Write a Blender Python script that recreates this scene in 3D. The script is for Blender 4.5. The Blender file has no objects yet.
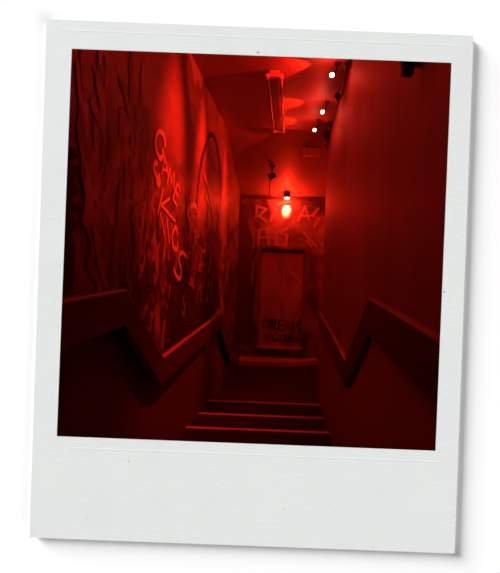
import bpy, bmesh, math, random
from mathutils import Vector, Matrix
from mathutils.geometry import tessellate_polygon
random.seed(7)
C = bpy.context.scene
COL = C.collection
R = math.radians
F = 450.0; TH = R(2.25); VX, VY = 290.0, 260.0; EYE = 3.0
XL, XR = -0.95, 0.48
YEND = 8.14

# ---------------------------------------------------------------- view
C.view_settings.view_transform = 'Standard'
C.view_settings.look = 'None'
C.view_settings.gamma = 1
C.view_settings.exposure = 0
C.view_settings.use_curve_mapping = False
w = bpy.data.worlds.new('world'); C.world = w; w.use_nodes = True
w.node_tree.nodes['Background'].inputs[0].default_value = (0, 0, 0, 1)
w.node_tree.nodes['Background'].inputs[1].default_value = 0

cam = bpy.data.cameras.new('camera'); co = bpy.data.objects.new('camera', cam); COL.objects.link(co)
cam.sensor_fit = 'HORIZONTAL'; cam.sensor_width = 36; cam.lens = F * 36 / 500
cam.shift_x = -(VX - 250) / 500; cam.shift_y = (VY - 286.5) / 500
cam.clip_start = 0.05; cam.clip_end = 60
c_, s_ = math.cos(TH), math.sin(TH)
co.matrix_world = Matrix(((c_, -s_, 0, 0), (0, 0, -1, 0), (s_, c_, 0, EYE), (0, 0, 0, 1)))
C.camera = co

def uv(px, py):
    dx, dy = px - VX, py - VY
    return dx * c_ + dy * s_, -dx * s_ + dy * c_
def on_y(px, py, Y):
    u, v = uv(px, py); return (u * Y / F, EYE - v * Y / F)            # (x, z)
def on_x(px, py, X):
    u, v = uv(px, py); Y = X * F / u; return (Y, EYE - v * Y / F)      # (y, z)
def on_z(px, py, Z):
    u, v = uv(px, py); Y = (EYE - Z) * F / v; return (u * Y / F, Y)    # (x, y)

# ---------------------------------------------------------------- materials
def mat(name, col, rough=0.6, metal=0.0, noise=None, bump=None, spec=0.5):
    m = bpy.data.materials.new(name); m.use_nodes = True
    nt = m.node_tree; b = nt.nodes['Principled BSDF']
    b.inputs['Base Color'].default_value = (*col, 1); b.inputs['Roughness'].default_value = rough
    b.inputs['Metallic'].default_value = metal; b.inputs['Specular IOR Level'].default_value = spec
    tc = nt.nodes.new('ShaderNodeTexCoord')
    if noise:
        col2, scale, stretch, lo, hi = noise
        mp = nt.nodes.new('ShaderNodeMapping'); mp.inputs['Scale'].default_value = stretch
        nt.links.new(tc.outputs['Object'], mp.inputs['Vector'])
        n = nt.nodes.new('ShaderNodeTexNoise'); n.inputs['Scale'].default_value = scale; n.inputs['Detail'].default_value = 7
        n.inputs['Distortion'].default_value = 0.8
        nt.links.new(mp.outputs[0], n.inputs['Vector'])
        r = nt.nodes.new('ShaderNodeValToRGB'); r.color_ramp.elements[0].position = lo; r.color_ramp.elements[1].position = hi
        r.color_ramp.elements[0].color = (*col2, 1); r.color_ramp.elements[1].color = (*col, 1)
        nt.links.new(n.outputs['Fac'], r.inputs[0]); nt.links.new(r.outputs[0], b.inputs['Base Color'])
    if bump:
        sc, st, di = bump
        n2 = nt.nodes.new('ShaderNodeTexNoise'); n2.inputs['Scale'].default_value = sc; n2.inputs['Detail'].default_value = 6
        nt.links.new(tc.outputs['Object'], n2.inputs['Vector'])
        bp = nt.nodes.new('ShaderNodeBump'); bp.inputs['Strength'].default_value = st; bp.inputs['Distance'].default_value = di
        nt.links.new(n2.outputs['Fac'], bp.inputs['Height']); nt.links.new(bp.outputs[0], b.inputs['Normal'])
    return m
def emit(name, col, s):
    m = bpy.data.materials.new(name); m.use_nodes = True
    b = m.node_tree.nodes['Principled BSDF']; b.inputs['Base Color'].default_value = (0.8, 0.3, 0.25, 1)
    b.inputs['Emission Color'].default_value = (*col, 1); b.inputs['Emission Strength'].default_value = s
    return m
M = {}
M['plaster'] = mat('plaster', (.42, .35, .33), .6, noise=((.33, .27, .25), 1.3, (1, 1, .6), .35, .65), bump=(14, .25, .01))
M['ceiling'] = mat('ceiling_paint', (.45, .38, .36), .5, noise=((.36, .3, .28), 1.1, (1, 1, 1), .3, .7), bump=(9, .2, .01))
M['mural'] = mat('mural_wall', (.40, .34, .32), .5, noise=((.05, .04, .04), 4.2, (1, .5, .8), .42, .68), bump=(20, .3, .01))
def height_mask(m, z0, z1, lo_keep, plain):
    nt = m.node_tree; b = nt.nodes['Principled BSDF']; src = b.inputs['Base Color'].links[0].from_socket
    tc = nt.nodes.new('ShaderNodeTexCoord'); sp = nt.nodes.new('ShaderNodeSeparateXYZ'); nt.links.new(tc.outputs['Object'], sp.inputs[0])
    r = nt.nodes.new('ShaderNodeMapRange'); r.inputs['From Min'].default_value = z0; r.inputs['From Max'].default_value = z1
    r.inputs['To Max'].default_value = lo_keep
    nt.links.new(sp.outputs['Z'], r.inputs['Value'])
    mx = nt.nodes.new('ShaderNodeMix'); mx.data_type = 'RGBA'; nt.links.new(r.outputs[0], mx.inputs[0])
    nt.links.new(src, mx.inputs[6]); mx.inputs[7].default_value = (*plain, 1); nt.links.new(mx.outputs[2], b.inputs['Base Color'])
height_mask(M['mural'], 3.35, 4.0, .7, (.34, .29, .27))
M['end'] = mat('end_wall', (.42, .36, .34), .5, noise=((.10, .08, .08), 2.6, (1, 1, .7), .36, .62), bump=(12, .25, .01))
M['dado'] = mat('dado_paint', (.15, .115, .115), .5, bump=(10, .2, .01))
M['board'] = mat('board_gloss', (.13, .10, .09), .3, noise=((.09, .07, .06), 4, (1, 1, 4), .3, .7), bump=(16, .15, .004))
M['cap'] = mat('cap_gloss', (.6, .48, .45), .22, bump=(20, .1, .004))
M['tread'] = mat('tread', (.008, .006, .006), .85, bump=(60, .4, .004))
M['floor'] = mat('floor_lino', (.016, .013, .013), .55, bump=(10, .3, .006))
M['nosing'] = mat('nosing_metal', (.75, .66, .64), .4, .1, bump=(30, .3, .004))
M['black'] = mat('black_plastic', (.012, .011, .011), .45)
M['metal'] = mat('painted_metal', (.6, .55, .56), .3)
M['tube_off'] = mat('unlit_cover', (.22, .16, .17), .25)
M['paint_light'] = mat('spray_paint_light', (.88, .82, .80), .4)
M['paint_mid'] = mat('spray_paint_mid', (.62, .55, .53), .45)
M['paint_soft'] = mat('spray_paint_soft', (.56, .48, .46), .5)
M['door'] = mat('door_paint', (.6, .52, .5), .5, noise=((.34, .29, .28), 3, (1, 1, .5), .35, .65))
M['panel'] = mat('right_panel_paint', (.5, .42, .40), .55, bump=(10, .2, .01))
M['mural_pale'] = mat('mural_pale_paint', (.46, .38, .36), .5, noise=((.12, .09, .085), 6, (1, 1, .5), .38, .62))
M['mural_black'] = mat('mural_black_paint', (.045, .035, .03), .5)
M['mural_deep'] = mat('mural_deep_paint', (.16, .13, .12), .5)
M['paint_black'] = mat('spray_paint_black', (.012, .01, .01), .5)
M['paint_dark'] = mat('paint_dark', (.03, .024, .024), .8, noise=((.015, .012, .012), 5, (1, .4, 1), .4, .6))
M['bulb'] = emit('bulb_glow', (1, .42, .32), 14)
M['lens'] = emit('lens_glow', (1, .45, .3), 7)
M['baffle'] = mat('added_dark_baffle', (.01, .008, .008), .9)
M['backdrop'] = mat('white_backdrop', (.92, .92, .92), .8, spec=.1)

# ---------------------------------------------------------------- mesh helpers
def tag(o, label=None, cat=None, group=None, kind=None):
    if label: o['label'] = label
    if cat: o['category'] = cat
    if group: o['group'] = group
    if kind: o['kind'] = kind
    return o
def obj(name, bm, m, parent=None, smooth=False, bevel=0):
    bmesh.ops.recalc_face_normals(bm, faces=bm.faces[:])
    me = bpy.data.meshes.new(name); bm.to_mesh(me); bm.free()
    if smooth:
        for p in me.polygons: p.use_smooth = True
    me.materials.append(M[m] if isinstance(m, str) else m)
    o = bpy.data.objects.new(name, me); COL.objects.link(o)
    if parent:
        o.parent = parent; o.matrix_parent_inverse = parent.matrix_basis.inverted()
    if bevel:
        b = o.modifiers.new('bevel', 'BEVEL'); b.width = bevel; b.segments = 2; b.limit_method = 'ANGLE'
    return o
def struct(name, bm, m, parent=None, **k):
    o = obj(name, bm, m, parent, **k)
    if not parent: o['kind'] = 'structure'
    return o
def empty(name, loc, label, cat, group=None):
    o = bpy.data.objects.new(name, None); COL.objects.link(o); o.location = loc
    o.empty_display_size = .05
    return tag(o, label, cat, group)
def box(bm, x0, x1, y0, y1, z0, z1, mx=None):
    vs = [bm.verts.new((x, y, z)) for x in (x0, x1) for y in (y0, y1) for z in (z0, z1)]
    for f in ((0, 1, 3, 2), (4, 6, 7, 5), (0, 4, 5, 1), (2, 3, 7, 6), (0, 2, 6, 4), (1, 5, 7, 3)):
        bm.faces.new([vs[i] for i in f])
    if mx: bmesh.ops.transform(bm, matrix=mx, verts=vs)
    return bm
def prism(bm, pts, fn, d0, d1):
    """closed outline pts, fn(a, b, d) -> xyz, extruded from d0 to d1"""
    A = [bm.verts.new(fn(a, b, d0)) for a, b in pts]; B = [bm.verts.new(fn(a, b, d1)) for a, b in pts]
    n = len(pts)
    bm.faces.new(A); bm.faces.new(B[::-1])
    for i in range(n): bm.faces.new((A[i], A[(i + 1) % n], B[(i + 1) % n], B[i]))
    return bm
def NB(): return bmesh.new()
def frame_of(d):
    d = Vector(d).normalized(); a = Vector((0, 0, 1)) if abs(d.z) < .9 else Vector((1, 0, 0))
    x = d.cross(a).normalized(); return x, d.cross(x).normalized(), d
def lathe(bm, origin, axis, prof, n=20):
    """prof: (t along axis, radius) list"""
    x, y, d = frame_of(axis); o = Vector(origin); rings = []
    for t, r in prof:
        r = max(r, 1e-4)
        rings.append([bm.verts.new(o + d * t + (x * math.cos(2 * math.pi * k / n) + y * math.sin(2 * math.pi * k / n)) * r) for k in range(n)])
    for a, b in zip(rings, rings[1:]):
        for k in range(n): bm.faces.new((a[k], a[(k + 1) % n], b[(k + 1) % n], b[k]))
    bm.faces.new(rings[0][::-1]); bm.faces.new(rings[-1])
    return bm
def smooth_line(pts, k=6):
    out = []
    P = [pts[0]] + list(pts) + [pts[-1]]
    for i in range(1, len(P) - 2):
        for j in range(k):
            t = j / k
            out.append(tuple(.5 * (2 * P[i][q] + (P[i + 1][q] - P[i - 1][q]) * t + (2 * P[i - 1][q] - 5 * P[i][q] + 4 * P[i + 1][q] - P[i + 2][q]) * t * t + (3 * P[i][q] - P[i - 1][q] - 3 * P[i + 1][q] + P[i + 2][q]) * t ** 3) for q in range(len(pts[0]))))
    out.append(tuple(pts[-1])); return out
def tube(bm, pts, r, n=8):
    pts = [Vector(p) for p in pts]; rings = []
    for i, p in enumerate(pts):
        d = pts[min(i + 1, len(pts) - 1)] - pts[max(i - 1, 0)]
        x, y, _ = frame_of(d)
        rings.append([bm.verts.new(p + (x * math.cos(2 * math.pi * k / n) + y * math.sin(2 * math.pi * k / n)) * r) for k in range(n)])
    for a, b in zip(rings, rings[1:]):
        for k in range(n): bm.faces.new((a[k], a[(k + 1) % n], b[(k + 1) % n], b[k]))
    bm.faces.new(rings[0][::-1]); bm.faces.new(rings[-1]); return bm
LIFT = [0.0010]
def ribbon(bm, pts, width, fn, curve=True):
    """painted stroke on a wall: pts in wall coordinates, fn(a, b, lift) -> xyz"""
    if curve and len(pts) > 2: pts = smooth_line(pts, 5)
    L = []; n = len(pts); LIFT[0] += .00003
    for i, p in enumerate(pts):
        lf = LIFT[0] + i * .000002
        a = pts[max(i - 1, 0)]; b = pts[min(i + 1, n - 1)]
        dx, dy = b[0] - a[0], b[1] - a[1]; l = math.hypot(dx, dy) or 1
        nx, ny = -dy / l * width / 2, dx / l * width / 2
        k = .55 if i in (0, n - 1) else 1
        L.append((bm.verts.new(fn(p[0] + nx * k, p[1] + ny * k, lf)), bm.verts.new(fn(p[0] - nx * k, p[1] - ny * k, lf))))
    for a, b in zip(L, L[1:]): bm.faces.new((a[0], a[1], b[1], b[0]))
LW = lambda a, b, d: (XL + d, a, b)          # left wall: a = y, b = z
EW = lambda a, b, d: (a, YEND - d, b)        # end wall: a = x, b = z
def strokes(name, lines, width, m, parent, wall='L', curve=True):
    bm = NB()
    for ln in lines:
        if wall == 'L': ribbon(bm, [on_x(px, py, XL) for px, py in ln], width, LW, curve)
        elif wall == 'E': ribbon(bm, [on_y(px, py, YEND) for px, py in ln], width, EW, curve)
        else:
            Y = wall; ribbon(bm, [on_y(px, py, Y) for px, py in ln], width, lambda a, b, d: (a, Y - d, b), curve)
    return obj(name, bm, m, parent)
def patch(name, outlines, m, parent, wall='L', lift=.0008):
    bm = NB()
    for ln in outlines:
        if wall == 'L': q = [on_x(px, py, XL) for px, py in ln]; vs = [bm.verts.new((XL + lift, a, b)) for a, b in q]
        else: q = [on_y(px, py, YEND) for px, py in ln]; vs = [bm.verts.new((a, YEND - lift, b)) for a, b in q]
        for t in tessellate_polygon([[Vector((a, b, 0)) for a, b in q]]): bm.faces.new([vs[k] for k in t])
    return obj(name, bm, m, parent)

# ---------------------------------------------------------------- levels
Z_UP, Z3, Z2, Z1, Z_LOW = 1.90, 1.36, 1.30, 1.24, 1.14
Y_FR = 0.45                                       # plane of the white backdrop's face
YB = Y_FR + .005
N3, N2, N1 = 4.32, 4.885, 5.52
XF = 1.75                                        # far side of the lower lobby
YRE = 6.50                                       # where the right wall ends

# ---------------------------------------------------------------- shell
def ext_x(name, pts, x0, x1, m):
    bm = NB(); prism(bm, pts, lambda a, b, d: (d, a, b), x0, x1); return struct(name, bm, m)
ext_x('ceiling', [(YB, 4.80), (6.2, 4.80), (6.2, 4.95), (YB, 4.95)], XL - .1, XF + .1, 'ceiling')
ext_x('ceiling', [(6.2, 4.80), (YEND, 4.16), (YEND + .1, 4.16), (YEND + .1, 4.95), (6.2, 4.95)], XL - .1, XF + .1, 'ceiling')
ext_x('floor', [(YB, Z_UP), (2.44, Z_UP), (2.44, Z_LOW), (YEND + .1, Z_LOW), (YEND + .1, .9), (YB, .9)], XL - .1, XF + .1, 'floor')
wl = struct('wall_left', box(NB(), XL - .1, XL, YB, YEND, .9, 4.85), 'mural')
wr = struct('wall_right', box(NB(), XR, XR + .1, YB, YRE, .9, 4.85), 'plaster')
struct('wall_return', box(NB(), XR + .1, XF, YRE - .1, YRE, 1.0, 4.85), 'plaster')
struct('wall_lobby', box(NB(), XF, XF + .1, YRE - .1, YEND + .1, 1.0, 4.85), 'plaster')
we = struct('wall_end', box(NB(), XL - .1, XF + .1, YEND, YEND + .1, .9, 4.3), 'end')
# added dark lining behind the opening, keeps front light from bouncing in
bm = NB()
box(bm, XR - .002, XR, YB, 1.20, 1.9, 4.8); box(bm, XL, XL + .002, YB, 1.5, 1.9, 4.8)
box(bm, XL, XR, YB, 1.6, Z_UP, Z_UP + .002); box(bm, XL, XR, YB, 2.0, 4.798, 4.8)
struct('light_baffle', bm, 'baffle')

# ---------------------------------------------------------------- staircase
st = empty('staircase', (-.25, 2.44, Z_LOW), 'dark stairs with pale edge strips leading down to the lower lobby', 'stairs')
steps = [(2.44, 2.66, 1.765), (2.66, 2.88, 1.63), (2.88, 3.10, 1.495), (3.10, N3, Z3), (N3, N2, Z2), (N2, N1, Z1)]
for y0, y1, z in steps:
    s = obj('step', box(NB(), XL + .021, XR - .04, y0, y1, Z_LOW + .0, z), 'tread', st)
    bm = NB(); prism(bm, [(y1 - .045, z + .006), (y1 + .008, z + .006), (y1 + .008, z - .022), (y1 + .001, z - .022), (y1 + .001, z + .0005), (y1 - .045, z + .0005)], lambda a, b, d: (d, a, b), XL + .022, XR - .041)
    obj('nosing_strip', bm, 'nosing', s)

# ---------------------------------------------------------------- dado under the boards and handrail boards
def path_board(path, h, x0, x1):
    bm = NB(); top = path; bot = [(a, b - h) for a, b in path][::-1]
    prism(bm, top + bot, lambda a, b, d: (d, a, b), x0, x1); return bm
HU, HD = EYE - .195, EYE - .725
pathL = [(1.25, HU), (2.40, HU), (3.16, HD), (5.86, HD), (7.2, HD - .80)]
pathR = [(1.0, HU - .026), (2.46, HU), (3.31, HD), (6.48, HD)]
def rail(x_wall, sgn, path, label, off):
    r = empty('handrail_board', (x_wall, path[0][0], path[0][1] - .2), label, 'handrail')
    xa, xb = sorted((x_wall + sgn * (off - .035), x_wall + sgn * (off - .004)))
    obj('board', path_board(path, .19, xa, xb), 'board', r, bevel=.003)
    xa, xb = sorted((x_wall + sgn * (off - .037), x_wall + sgn * off))
    obj('highlight_cap', path_board([(a, b + .006) for a, b in path], .014, xa, xb), 'cap', r, bevel=.004)  # pale colour paints in the highlight along the board's top edge
    for (a, b), (c, d) in zip(path, path[1:]):
        if b - d > .3:        # black strip stands in for the shadow gap under each sloping length
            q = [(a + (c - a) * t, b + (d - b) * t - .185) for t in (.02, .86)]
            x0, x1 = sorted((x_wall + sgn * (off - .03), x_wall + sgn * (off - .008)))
            obj('shade_strip', path_board(q, .055, x0, x1), 'black', r)
        for t in (.22, .78):
            y = a + (c - a) * t; z = b + (d - b) * t - .1
            x0, x1 = sorted((x_wall + sgn * .001, x_wall + sgn * (off - .034)))
            obj('bracket', box(NB(), x0, x1, y - .02, y + .02, z - .03, z + .03), 'black', r, bevel=.002)
    return r
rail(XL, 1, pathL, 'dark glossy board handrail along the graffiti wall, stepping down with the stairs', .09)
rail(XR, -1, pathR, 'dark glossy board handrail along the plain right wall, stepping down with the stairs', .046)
def dado(x_wall, sgn, path, parent, ye, m='dado'):
    bm = NB(); x0, x1 = sorted((x_wall, x_wall + sgn * .02))
    top = [(a, b - .05) for a, b in path]
    prism(bm, top + [(top[-1][0], .95), (top[0][0], .95)], lambda a, b, d: (d, a, b), x0, x1)
    return obj('dado_panel', bm, m, parent)
dado(XL, 1, pathL, wl, 8)
dado(XR, -1, [(a, b) for a, b in pathR], wr, YRE, 'panel')

# ---------------------------------------------------------------- mural and lettering on the left wall
def L_(name, lines, width, m, curve=True): return strokes(name, lines, width, m, wl, 'L', curve)
patch('painted_shape', [
    [(180, 252), (189, 236), (195, 244), (200, 232), (206, 248), (214, 262), (219, 280), (221, 308), (164, 352), (166, 318), (172, 280)],
], 'paint_dark', wl)
patch('painted_shape', [
    [(60, 150), (71, 146), (78, 155), (71, 163), (80, 172), (71, 181), (80, 190), (71, 199), (79, 207), (71, 215), (78, 223), (71, 232), (75, 250), (72, 290), (58, 296)],
], 'paint_dark', wl, 'L', .004)
patch('painted_shape', [[(187, 44), (198, 50), (202, 64), (206, 84), (203, 77), (201, 91), (198, 79), (195, 87), (192, 68)]], 'paint_mid', wl)
# loose curls and drips of paint scattered over the mural
rnd = random.Random(11)
def drips(n, y0, y1, za, zb, w0, w1, m, hmin=.08, hmax=.3):
    bm = NB()
    for k in range(n):
        Y = rnd.uniform(y0, y1); z = rnd.uniform(za, zb); h = rnd.uniform(hmin, hmax); q = rnd.uniform(.02, .09) * rnd.choice((-1, 1))
        if 3.0 < Y < 4.0 and z > 3.75 - (Y - 3.0) * .9: continue          # the lettering stands here
        pts = [(Y, z), (Y + q, z - h * .3), (Y + q * rnd.uniform(-.6, 1), z - h * .65), (Y + q * rnd.uniform(-1, 1.6), z - h)]
        if rnd.random() < .3: pts.append((Y + q * 2.2, z - h * .7))
        ribbon(bm, pts, rnd.uniform(w0, w1), LW)
    return obj('paint_drips', bm, m, wl)
drips(50, 2.6, 5.7, 3.0, 3.35, .02, .06, 'mural_deep')
drips(50, 2.5, 3.9, 2.55, 3.2, .02, .07, 'mural_black')
drips(14, 2.1, 2.9, 3.1, 4.0, .06, .14, 'mural_deep', .2, .6)
drips(55, 2.1, 3.9, 2.9, 3.9, .03, .07, 'mural_pale')
drips(45, 4.0, 5.6, 2.6, 3.6, .02, .05, 'mural_pale', .06, .22)
drips(14, 1.9, 2.9, 3.4, 4.2, .03, .09, 'mural_pale', .15, .45)
L_('painted_outline', [[(76, 60), (80, 110), (86, 160), (92, 220), (100, 270), (108, 292)], [(118, 75), (127, 105), (131, 135), (130, 165)]], .04, 'mural_pale')
L_('painted_outline', [[(134, 108), (136, 112), (136, 124)]], .05, 'mural_pale')

def lt(*l): return [[(145 + a / 3.58, 130 + b / 3.58) for a, b in q] for q in l]
L_('graffiti_lettering', lt(
    [(70, 62), (64, 22), (50, 6), (38, 18), (34, 52), (41, 84), (53, 102), (62, 88), (58, 66)],
    [(42, 122), (33, 116), (29, 140), (38, 166), (49, 180), (46, 197), (39, 184), (50, 158)],
    ), .04, 'paint_light')
L_('graffiti_lettering', lt(
    [(56, 158), (68, 100), (82, 172)], [(61, 140), (76, 146)],
    [(76, 195), (86, 135), (91, 190), (101, 152), (101, 215)],
    [(113, 190), (97, 246)], [(113, 190), (123, 216)], [(105, 216), (116, 238)], [(97, 246), (112, 272)],
    [(62, 208), (42, 302)], [(86, 244), (54, 268)], [(54, 268), (106, 328)],
    [(52, 296), (64, 368)],
    [(64, 380), (74, 312), (84, 404), (94, 332)],
), .042, 'paint_light', False)
L_('graffiti_lettering', lt(
    [(114, 376), (106, 348), (95, 374), (97, 414), (112, 428), (113, 396)],
    [(146, 456), (129, 438), (118, 460), (126, 500), (122, 532), (108, 520), (99, 492)],
), .042, 'paint_light')
L_('painted_outline', [
    [(196, 215), (199, 175), (205, 146), (211, 134), (216, 144), (220, 170), (221, 205)],
], .05, 'paint_black')
L_('painted_outline', [[(203, 173), (208, 190), (212, 212), (214, 232)], [(190, 222), (187, 214), (190, 206), (195, 206), (196, 213)],
                       [(205, 196), (209, 206), (207, 222)], [(217, 210), (219, 216), (217, 226)]], .05, 'paint_mid')
# ---------------------------------------------------------------- end wall: cornice, door, ledge, graffiti
z0 = EYE - 64 / F * YEND
struct('trim_2', box(NB(), XL + .001, XF, YEND - .03, YEND, 4.075, 4.125), 'board')
x0, zt = on_y(262, 252, YEND); x1, _ = on_y(304, 253, YEND); _, zb = on_y(280, 346, YEND)
dr = struct('door_1', box(NB(), x0, x1, YEND - .03, YEND, zb, zt), 'door')
fr = NB()
box(fr, x0 - .09, x0 - .005, YEND - .05, YEND, zb - .02, zt + .06); box(fr, x1 + .005, x1 + .09, YEND - .05, YEND, zb - .02, zt + .06)
box(fr, x0 - .09, x1 + .09, YEND - .05, YEND, zt + .065, zt + .12)
obj('door_frame', fr, 'end', dr)
obj('lintel_slot', box(NB(), x0, x1, YEND - .055, YEND, zt + .005, zt + .05), 'paint_black', dr)
obj('sill', box(NB(), x0 - .03, x1 + .03, YEND - .11, YEND, zb - .035, zb - .003), 'cap', dr)
YD = YEND - .032
strokes('graffiti_lettering', [   # DREAM
    [(264, 318), (263, 328), (268, 327), (270, 321), (264, 318)],
    [(272, 329), (272, 319), (276, 320), (275, 324), (272, 324), (277, 330)],
    [(284, 320), (279, 320), (279, 330), (284, 330)], [(279, 325), (283, 325)],
    [(285, 331), (288, 321), (291, 331)], [(286, 328), (290, 328)],
    [(293, 332), (293, 321), (296, 327), (299, 320), (299, 334)],
    [(264, 341), (264, 333), (269, 341), (269, 333)],
    [(277, 333), (272, 336), (274, 341), (278, 340), (277, 337)],
    [(281, 335), (280, 341), (285, 341), (285, 335), (281, 335)],
    [(288, 334), (288, 342), (292, 341), (292, 338), (289, 338), (292, 336), (290, 333)],
    [(300, 336), (295, 336), (299, 340), (294, 342)],
], .036, 'paint_black', dr, YD, curve=False)
strokes('graffiti_lettering', [
    [(268, 300), (271, 266), (276, 292)], [(280, 300), (285, 268)], [(288, 270), (297, 278), (302, 285)], [(283, 299), (285, 285)],
], .05, 'paint_mid', dr, YD, curve=False)
strokes('graffiti_lettering', [
    [(256, 218), (257, 206), (266, 209), (259, 216), (267, 222)], [(258, 250), (259, 230), (267, 228), (269, 248)], [(258, 238), (268, 237)],
    [(270, 222), (278, 204), (290, 201)], [(271, 221), (276, 208)],
    [(298, 221), (305, 207), (309, 220)], [(300, 216), (310, 216)],
    [(319, 208), (312, 216), (319, 218), (314, 228)],
    [(277, 232), (276, 245), (286, 245), (287, 235), (279, 233), (288, 228)],
    [(303, 232), (317, 247)], [(306, 240), (312, 247)],
    [(252, 285), (254, 262), (257, 256)],
], .075, 'paint_soft', we, 'E', curve=False)
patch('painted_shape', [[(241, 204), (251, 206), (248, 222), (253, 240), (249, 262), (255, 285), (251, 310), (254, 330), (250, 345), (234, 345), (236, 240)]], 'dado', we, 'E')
# ledge at the foot of the end wall
ex0 = XL + .12; lx1, _ = on_y(288, 366, YEND - .38); lx2, _ = on_y(322, 352, YEND)
bm = NB(); prism(bm, [(ex0, YEND), (ex0, YEND - .38), (lx1, YEND - .38), (lx2 + .1, YEND)], lambda a, b, d: (a, b, d), Z_LOW, Z_LOW + .10)
struct('baseboard_end', bm, 'cap', bevel=.01)

# ---------------------------------------------------------------- ceiling batten light (unlit)
cx, cy = on_z(275, 79, 4.73)
y0, y1 = 4.28, 6.15; xc = -.22
bt = empty('batten_light', (xc, (y0 + y1) / 2, 4.8), 'long unlit batten light fixed along the ceiling', 'ceiling light')
obj('housing', box(NB(), xc - .035, xc + .035, y0 + .03, y1 - .03, 4.755, 4.80), 'dado', bt, bevel=.004)
for s in (-1, 1):
    bm = NB(); lathe(bm, (xc + s * .065, y0 + .05, 4.745), (0, 1, 0), [(0, .013), (.01, .016), (y1 - y0 - .11, .016), (y1 - y0 - .1, .013)], 14)
    obj('tube', bm, 'tube_off' if s < 0 else 'metal', bt, smooth=True)
for yy in (y0 + .02, y1 - .02):
    e = obj('end_cap', box(NB(), xc - .05, xc + .05, yy - .03, yy + .03, 4.735, 4.799), 'metal', bt, bevel=.006)
    for s in (-1, 1):
        bm = NB(); lathe(bm, (xc + s * .065, yy - .03, 4.745), (0, 1, 0), [(0, .018), (.004, .024), (.056, .024), (.06, .018)], 14)
        obj('tube_holder', bm, 'metal', e, smooth=True)

# ---------------------------------------------------------------- string of small spot lamps by the right wall
RED = (1, .013, .003)
def light(name, typ, loc, power, size=.03, target=None, ang=60, blend=.5, sx=1, sy=1, parent=None, col=RED):
    l = bpy.data.lights.new(name, typ); l.color = col; l.energy = power
    if typ != 'SUN': l.shadow_soft_size = size
    if typ == 'SPOT': l.spot_size = R(ang); l.spot_blend = blend
    o = bpy.data.objects.new(name, l); COL.objects.link(o); o.location = loc
    if target:
        d = Vector(target) - Vector(loc); q = d.to_track_quat('-Z', 'Y'); o.rotation_euler = q.to_euler()
    o.scale = (sx, sy, 1)
    return o
lampdata = []
for (px, py, H) in ((332, 75, 1.69), (322.5, 112, 1.68), (314.5, 130, 1.67)):
    x, y = on_z(px, py, EYE + H); lampdata.append((x, y, EYE + H))
lampdata += [(-.15, 3.0, 4.69), (-.30, 1.9, 4.69)]   # two unseen lamps added as fill over the upper landing
lab = ['lit red spot lamp nearest the top edge, first on the cable', 'lit red spot lamp in the middle of the cable', 'lit red spot lamp furthest down the cable, above the small box',
       'added unseen red fill lamp over the top of the stairs, above the picture', 'added unseen red fill lamp over the upper landing, above the picture']
aim = [(-.95, lampdata[0][1] - .55, 3.3), (-.95, lampdata[1][1] - .45, 3.45), (-.95, lampdata[2][1] + .5, 3.45)]
for i, (x, y, z) in enumerate(lampdata):
    t = empty('spot_lamp', (x + .05, y, 4.80), lab[i], 'lamp', 'red spot lamps under the ceiling')  # the last two are the added unseen fill lamps
    d = Vector((-.35, -.75, -.55)).normalized(); o = Vector((x, y, z))
    bm = NB(); lathe(bm, o + d * .004, -d, [(0, .030), (.012, .032), (.05, .026), (.085, .018), (.095, .008)], 20)
    bmesh.ops.delete(bm, geom=[f for f in bm.faces if len(f.verts) == 20 and (f.calc_center_median() - (o + d * .004)).length < .004], context='FACES_ONLY')
    obj('shade', bm, 'black', t, smooth=True)
    bm = NB(); lathe(bm, o - d * .03, d, [(0, .008), (.01, .017), (.03, .021), (.045, .018), (.055, .010), (.058, .002)], 16)
    obj('bulb', bm, 'bulb', t, smooth=True)
    q = o - d * .06
    bm = NB(); tube(bm, smooth_line([tuple(q), (q.x + .02, q.y + .01, q.z + .03), (x + .05, y, 4.80)], 5), .006)
    box(bm, x + .02, x + .08, y - .03, y + .03, 4.788, 4.799)
    obj('mount', bm, 'black', t)
cb = NB()
pts = [(XR - .03, 1.6, 4.78), (XR - .03, 3.95, 4.775), (XR - .03, 4.15, 4.77), (XR - .02, 4.6, 4.74), (XR - .03, 5.1, 4.77), (XR - .02, 5.5, 4.745), (XR - .03, 5.9, 4.77), (XR - .015, 6.3, 4.76), (XR - .015, 6.45, 4.6)]
cbt = empty('ceiling_cable', (XR - .03, 4.6, 4.79), 'black cable with dark sockets along the corner of ceiling and right wall', 'cable')
tube(cb, smooth_line(pts, 6), .011); obj('cord', cb, 'black', cbt, smooth=True)
for yy, w_ in ((4.0, .03), (4.75, .035), (5.75, .04), (6.2, .035)):
    obj('socket', lathe(NB(), (XR - .045, yy - .04, 4.755), (0, 1, -.2), [(0, w_ * .5), (.02, w_), (.07, w_), (.1, w_ * .4)], 14), 'black', cbt, smooth=True)

# small box fixture at the far end of the right wall
bx, by = on_z(312.5, 147, EYE + 1.66)
bl = empty('ceiling_box', (bx, by, 4.8), 'small pale box fitting under the ceiling at the end of the right wall', 'fitting')
obj('housing', box(NB(), bx - .125, bx + .125, by, by + .16, 4.545, 4.655), 'metal', bl, bevel=.006)
obj('upper_tray', box(NB(), bx - .12, bx + .12, by - .01, by + .17, 4.672, 4.70), 'metal', bl, bevel=.004)
obj('stem', box(NB(), bx - .02, bx + .02, by + .06, by + .1, 4.662, 4.77), 'black', bl)

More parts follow.
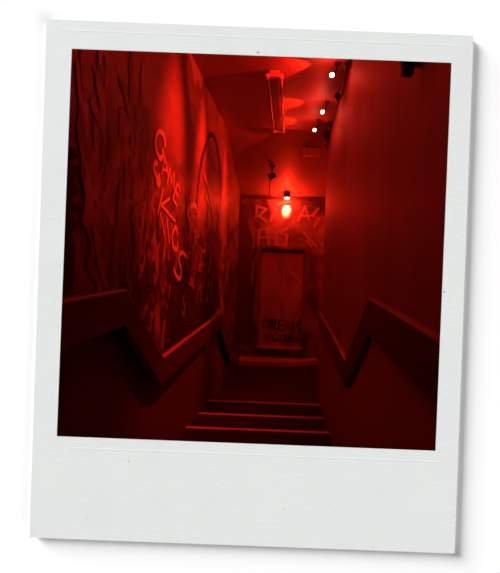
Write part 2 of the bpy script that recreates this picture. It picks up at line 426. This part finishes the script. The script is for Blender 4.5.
# black hanging fitting left of the far lamp
def zc(y): return 4.80 if y < 6.2 else 4.80 - (y - 6.2) * .64 / (YEND - 6.2)
hy = 7.15
hx, hz = on_y(272, 176, hy)
hf = empty('black_spotlight', (hx, hy, zc(hy)), 'small unlit black spotlight on the sloping ceiling, thin cord hanging below', 'spotlight')
bm = NB(); lathe(bm, (hx, hy, zc(hy) - .005), (0, 0, -1), [(0, .04), (.015, .04), (.02, .012), (zc(hy) - hz - .03, .012)], 16); obj('stem', bm, 'black', hf, smooth=True)
bm = NB(); lathe(bm, (hx + .05, hy - .03, hz + .03), (-.7, .25, -.5), [(0, .02), (.02, .045), (.10, .052), (.11, .045)], 18); obj('head', bm, 'black', hf, smooth=True)
tx, tz = on_y(269, 197, hy)
bm = NB(); tube(bm, [(hx - .02, hy, hz - .02), (tx, hy, hz - .12), (tx, hy, tz)], .007); obj('cord', bm, 'black', hf)

# far lamp
fy = YEND - .15
fx, fz = on_y(287, 198, fy)
fl = empty('wall_washer_lamp', (fx, fy, zc(fy)), 'bright lit lamp in a short black holder close above the end wall door', 'lamp')
top = zc(fy) - .002
bm = NB(); lathe(bm, (fx, fy, top), (0, 0, -1), [(0, .05), (.012, .05), (.016, .015), (max(.02, top - fz - .09), .015)], 18); obj('ceiling_rose', bm, 'black', fl, smooth=True)
bm = NB(); lathe(bm, (fx, fy, fz + .09), (0, 0, -1), [(0, .03), (.02, .052), (.075, .058), (.08, .05)], 20); obj('holder', bm, 'black', fl, smooth=True)
bm = NB(); lathe(bm, (fx, fy, fz + .02), (0, 0, -1), [(0, .035), (.02, .05), (.035, .045), (.045, .02)], 20); obj('bulb', bm, 'lens', fl, smooth=True)

# dark fitting high on the right wall near the top edge
yy, zz = on_x(409, 62, XR - .05)
sp = empty('wall_fitting', (XR, yy, zz), 'small black fitting high on the right wall, cut off by the top edge', 'fitting')
mx = Matrix.Translation((XR - .06, yy, zz)) @ Matrix.Rotation(R(3), 4, 'Y')
bm = NB(); vs = [(-.03, -.035, .10), (.035, -.04, .10), (.035, .04, .10), (-.03, .035, .10), (-.015, -.018, -.055), (.03, -.02, -.055), (.03, .02, -.055), (-.015, .018, -.055)]
V = [bm.verts.new(v) for v in vs]
for f in ((0, 1, 2, 3), (4, 7, 6, 5), (0, 4, 5, 1), (1, 5, 6, 2), (2, 6, 7, 3), (3, 7, 4, 0)): bm.faces.new([V[i] for i in f])
bmesh.ops.transform(bm, matrix=mx, verts=bm.verts[:])
obj('cabinet', bm, 'black', sp, bevel=.008)
obj('bracket', box(NB(), XR - .04, XR - .001, yy - .02, yy + .02, zz - .01, zz + .04), 'black', sp)

# ---------------------------------------------------------------- lights of the place and added fill
for i, (x, y, z) in enumerate(lampdata):
    if i < 3:
        light('lamp_light', 'POINT', (x - .05, y - .07, z - .06), 2.2, .03)
        light('ceiling_beam', 'SPOT', (x - .06, y - .03, z - .005), 34, .012, (x - 1.06, y + .33, z + .10), 60, .12)
        light('lamp_beam', 'SPOT', (x - .05, y - .04, z - .03), (230, 260, 220)[i], .02, aim[i], 96, 1, (.34, .26, .2)[i], 1)
    else:
        light('lamp_light', 'POINT', (x - .03, y - .07, z - .06), 6, .03)  # fill from the two added lamps
light('far_beam', 'SPOT', (fx, fy + .0, fz - .06), 190, .02, (fx, YEND + .0, fz - .19), 46, .6, col=(1, .17, .06))
light('far_light', 'POINT', (fx, fy - .05, fz - .07), 28, .05, col=(1, .016, .003))

light('lobby_fill', 'POINT', (1.15, 7.2, 3.5), 14, .08)  # unseen bare light added to brighten the end wall and lobby floor

# ---------------------------------------------------------------- white backdrop and instant-print border
def px_plane(p, Y):
    x, z = on_y(p[0], p[1], Y); return (x, z)
def ring(outer, inner, ya, yb, inner_back=None):
    bm = NB(); rows = []
    for lf, lb in ((outer, outer), (inner, inner_back or inner)):
        rows.append([[bm.verts.new((x, y, z)) for x, z in loop] for loop, y in ((lf, ya), (lb, yb))])
    (oa, ob), (ia, ib) = rows; n = len(outer)
    for i in range(n):
        j = (i + 1) % n
        bm.faces.new((oa[i], oa[j], ia[j], ia[i])); bm.faces.new((ob[i], ib[i], ib[j], ob[j]))
        bm.faces.new((oa[i], ob[i], ob[j], oa[j])); bm.faces.new((ia[i], ia[j], ib[j], ib[i]))
    return bm
FT = .0062
yf = Y_FR - FT
oc = [(46.5, 19), (473.5, 35.5), (454.5, 553.5), (29.3, 537.5)]
ic = [(71.8, 48.7), (451.5, 62.8), (435.5, 450.8), (56.8, 436.2)]
OC = [px_plane(p, yf) for p in oc]; IC = [px_plane(p, yf) for p in ic]
hole = [px_plane(p, Y_FR) for p in [(68, 45), (455, 59), (439, 455), (53, 440)]]
struct('wall_front', ring([(-3.5, 6.5), (3.5, 6.5), (3.5, -.3), (-3.5, -.3)], hole, Y_FR, YB), 'backdrop')
# paper
pm = bpy.data.materials.new('paper_border'); pm.use_nodes = True
nt = pm.node_tree; b = nt.nodes['Principled BSDF']; b.inputs['Roughness'].default_value = .75; b.inputs['Specular IOR Level'].default_value = .2
tc = nt.nodes.new('ShaderNodeTexCoord')
n = nt.nodes.new('ShaderNodeTexNoise'); n.inputs['Scale'].default_value = 20; n.inputs['Detail'].default_value = 4
r = nt.nodes.new('ShaderNodeValToRGB'); r.color_ramp.elements[0].color = (.665, .685, .67, 1); r.color_ramp.elements[1].color = (.715, .728, .716, 1)
nt.links.new(tc.outputs['Object'], n.inputs['Vector']); nt.links.new(n.outputs['Fac'], r.inputs[0])
sk = nt.nodes.new('ShaderNodeTexNoise'); sk.inputs['Scale'].default_value = 120; sk.inputs['Detail'].default_value = 3
skr = nt.nodes.new('ShaderNodeValToRGB'); skr.color_ramp.elements[0].position = .225; skr.color_ramp.elements[0].color = (.42, .43, .42, 1)
skr.color_ramp.elements[1].position = .255; skr.color_ramp.elements[1].color = (1, 1, 1, 1)
nt.links.new(tc.outputs['Object'], sk.inputs['Vector']); nt.links.new(sk.outputs['Fac'], skr.inputs[0])
mx = nt.nodes.new('ShaderNodeMix'); mx.data_type = 'RGBA'; mx.blend_type = 'MULTIPLY'; mx.inputs[0].default_value = 1
nt.links.new(r.outputs[0], mx.inputs[6]); nt.links.new(skr.outputs[0], mx.inputs[7]); nt.links.new(mx.outputs[2], b.inputs['Base Color'])
mp = nt.nodes.new('ShaderNodeMapping'); mp.inputs['Scale'].default_value = (.6, 1, 1.2)
n2 = nt.nodes.new('ShaderNodeTexNoise'); n2.inputs['Scale'].default_value = 165; n2.inputs['Detail'].default_value = 3; n2.inputs['Distortion'].default_value = 1.5
nt.links.new(tc.outputs['Object'], mp.inputs['Vector']); nt.links.new(mp.outputs[0], n2.inputs['Vector'])
bp = nt.nodes.new('ShaderNodeBump'); bp.inputs['Strength'].default_value = .45; bp.inputs['Distance'].default_value = .0005
nt.links.new(n2.outputs['Fac'], bp.inputs['Height']); nt.links.new(bp.outputs[0], b.inputs['Normal'])
IB = [px_plane(p, Y_FR) for p in [(71.4, 48.3), (451.9, 62.4), (435.9, 451.2), (56.4, 436.6)]]   # inner edge is cut at a slight bevel
pf = obj('instant_print_border', ring(OC, IC, yf, Y_FR, IB), pm)
tag(pf, 'white textured paper border of an instant print, wide bottom margin, tilted on a white ground', 'picture border')
# pressed crease ridges of the paper, parts of the border
def ridge(p0, p1, w_):
    bm = NB(); a, b_ = px_plane(p0, yf), px_plane(p1, yf); pts = []
    for k in range(13):
        t = k / 12; pts.append((a[0] + (b_[0] - a[0]) * t, a[1] + (b_[1] - a[1]) * t))
    L = []
    for x, z in pts:
        L.append([bm.verts.new((x, yf + .0001, z + w_)), bm.verts.new((x, yf - .00012, z)), bm.verts.new((x, yf + .0001, z - w_))])
    for p, q in zip(L, L[1:]):
        bm.faces.new((p[0], p[1], q[1], q[0])); bm.faces.new((p[1], p[2], q[2], q[1]))
    return obj('crease', bm, pm, pf)
ridge((70, 448), (438, 462), .0014)
ridge((60, 30), (462, 46), .0016)

def sun(name, az, el, strength, ang):
    """az: direction the light comes from, degrees clockwise from up as seen; el: grazing angle off the wall"""
    l = bpy.data.lights.new(name, 'SUN'); l.energy = strength; l.angle = R(ang)
    o = bpy.data.objects.new(name, l); COL.objects.link(o)
    frm = Vector((math.sin(R(az)) * math.cos(R(el)), -math.sin(R(el)), math.cos(R(az)) * math.cos(R(el))))
    o.rotation_euler = (-frm).to_track_quat('-Z', 'Y').to_euler(); o.location = (frm.x * 3, frm.y * 3, 3 + frm.z * 3)
    return o
sun('daylight_upper_left', -50, 18, 8.2, 34)
sun('fill_sun_lower_right', 130, 18, 3.1, 34)  # second sun, added to soften the border's shadow
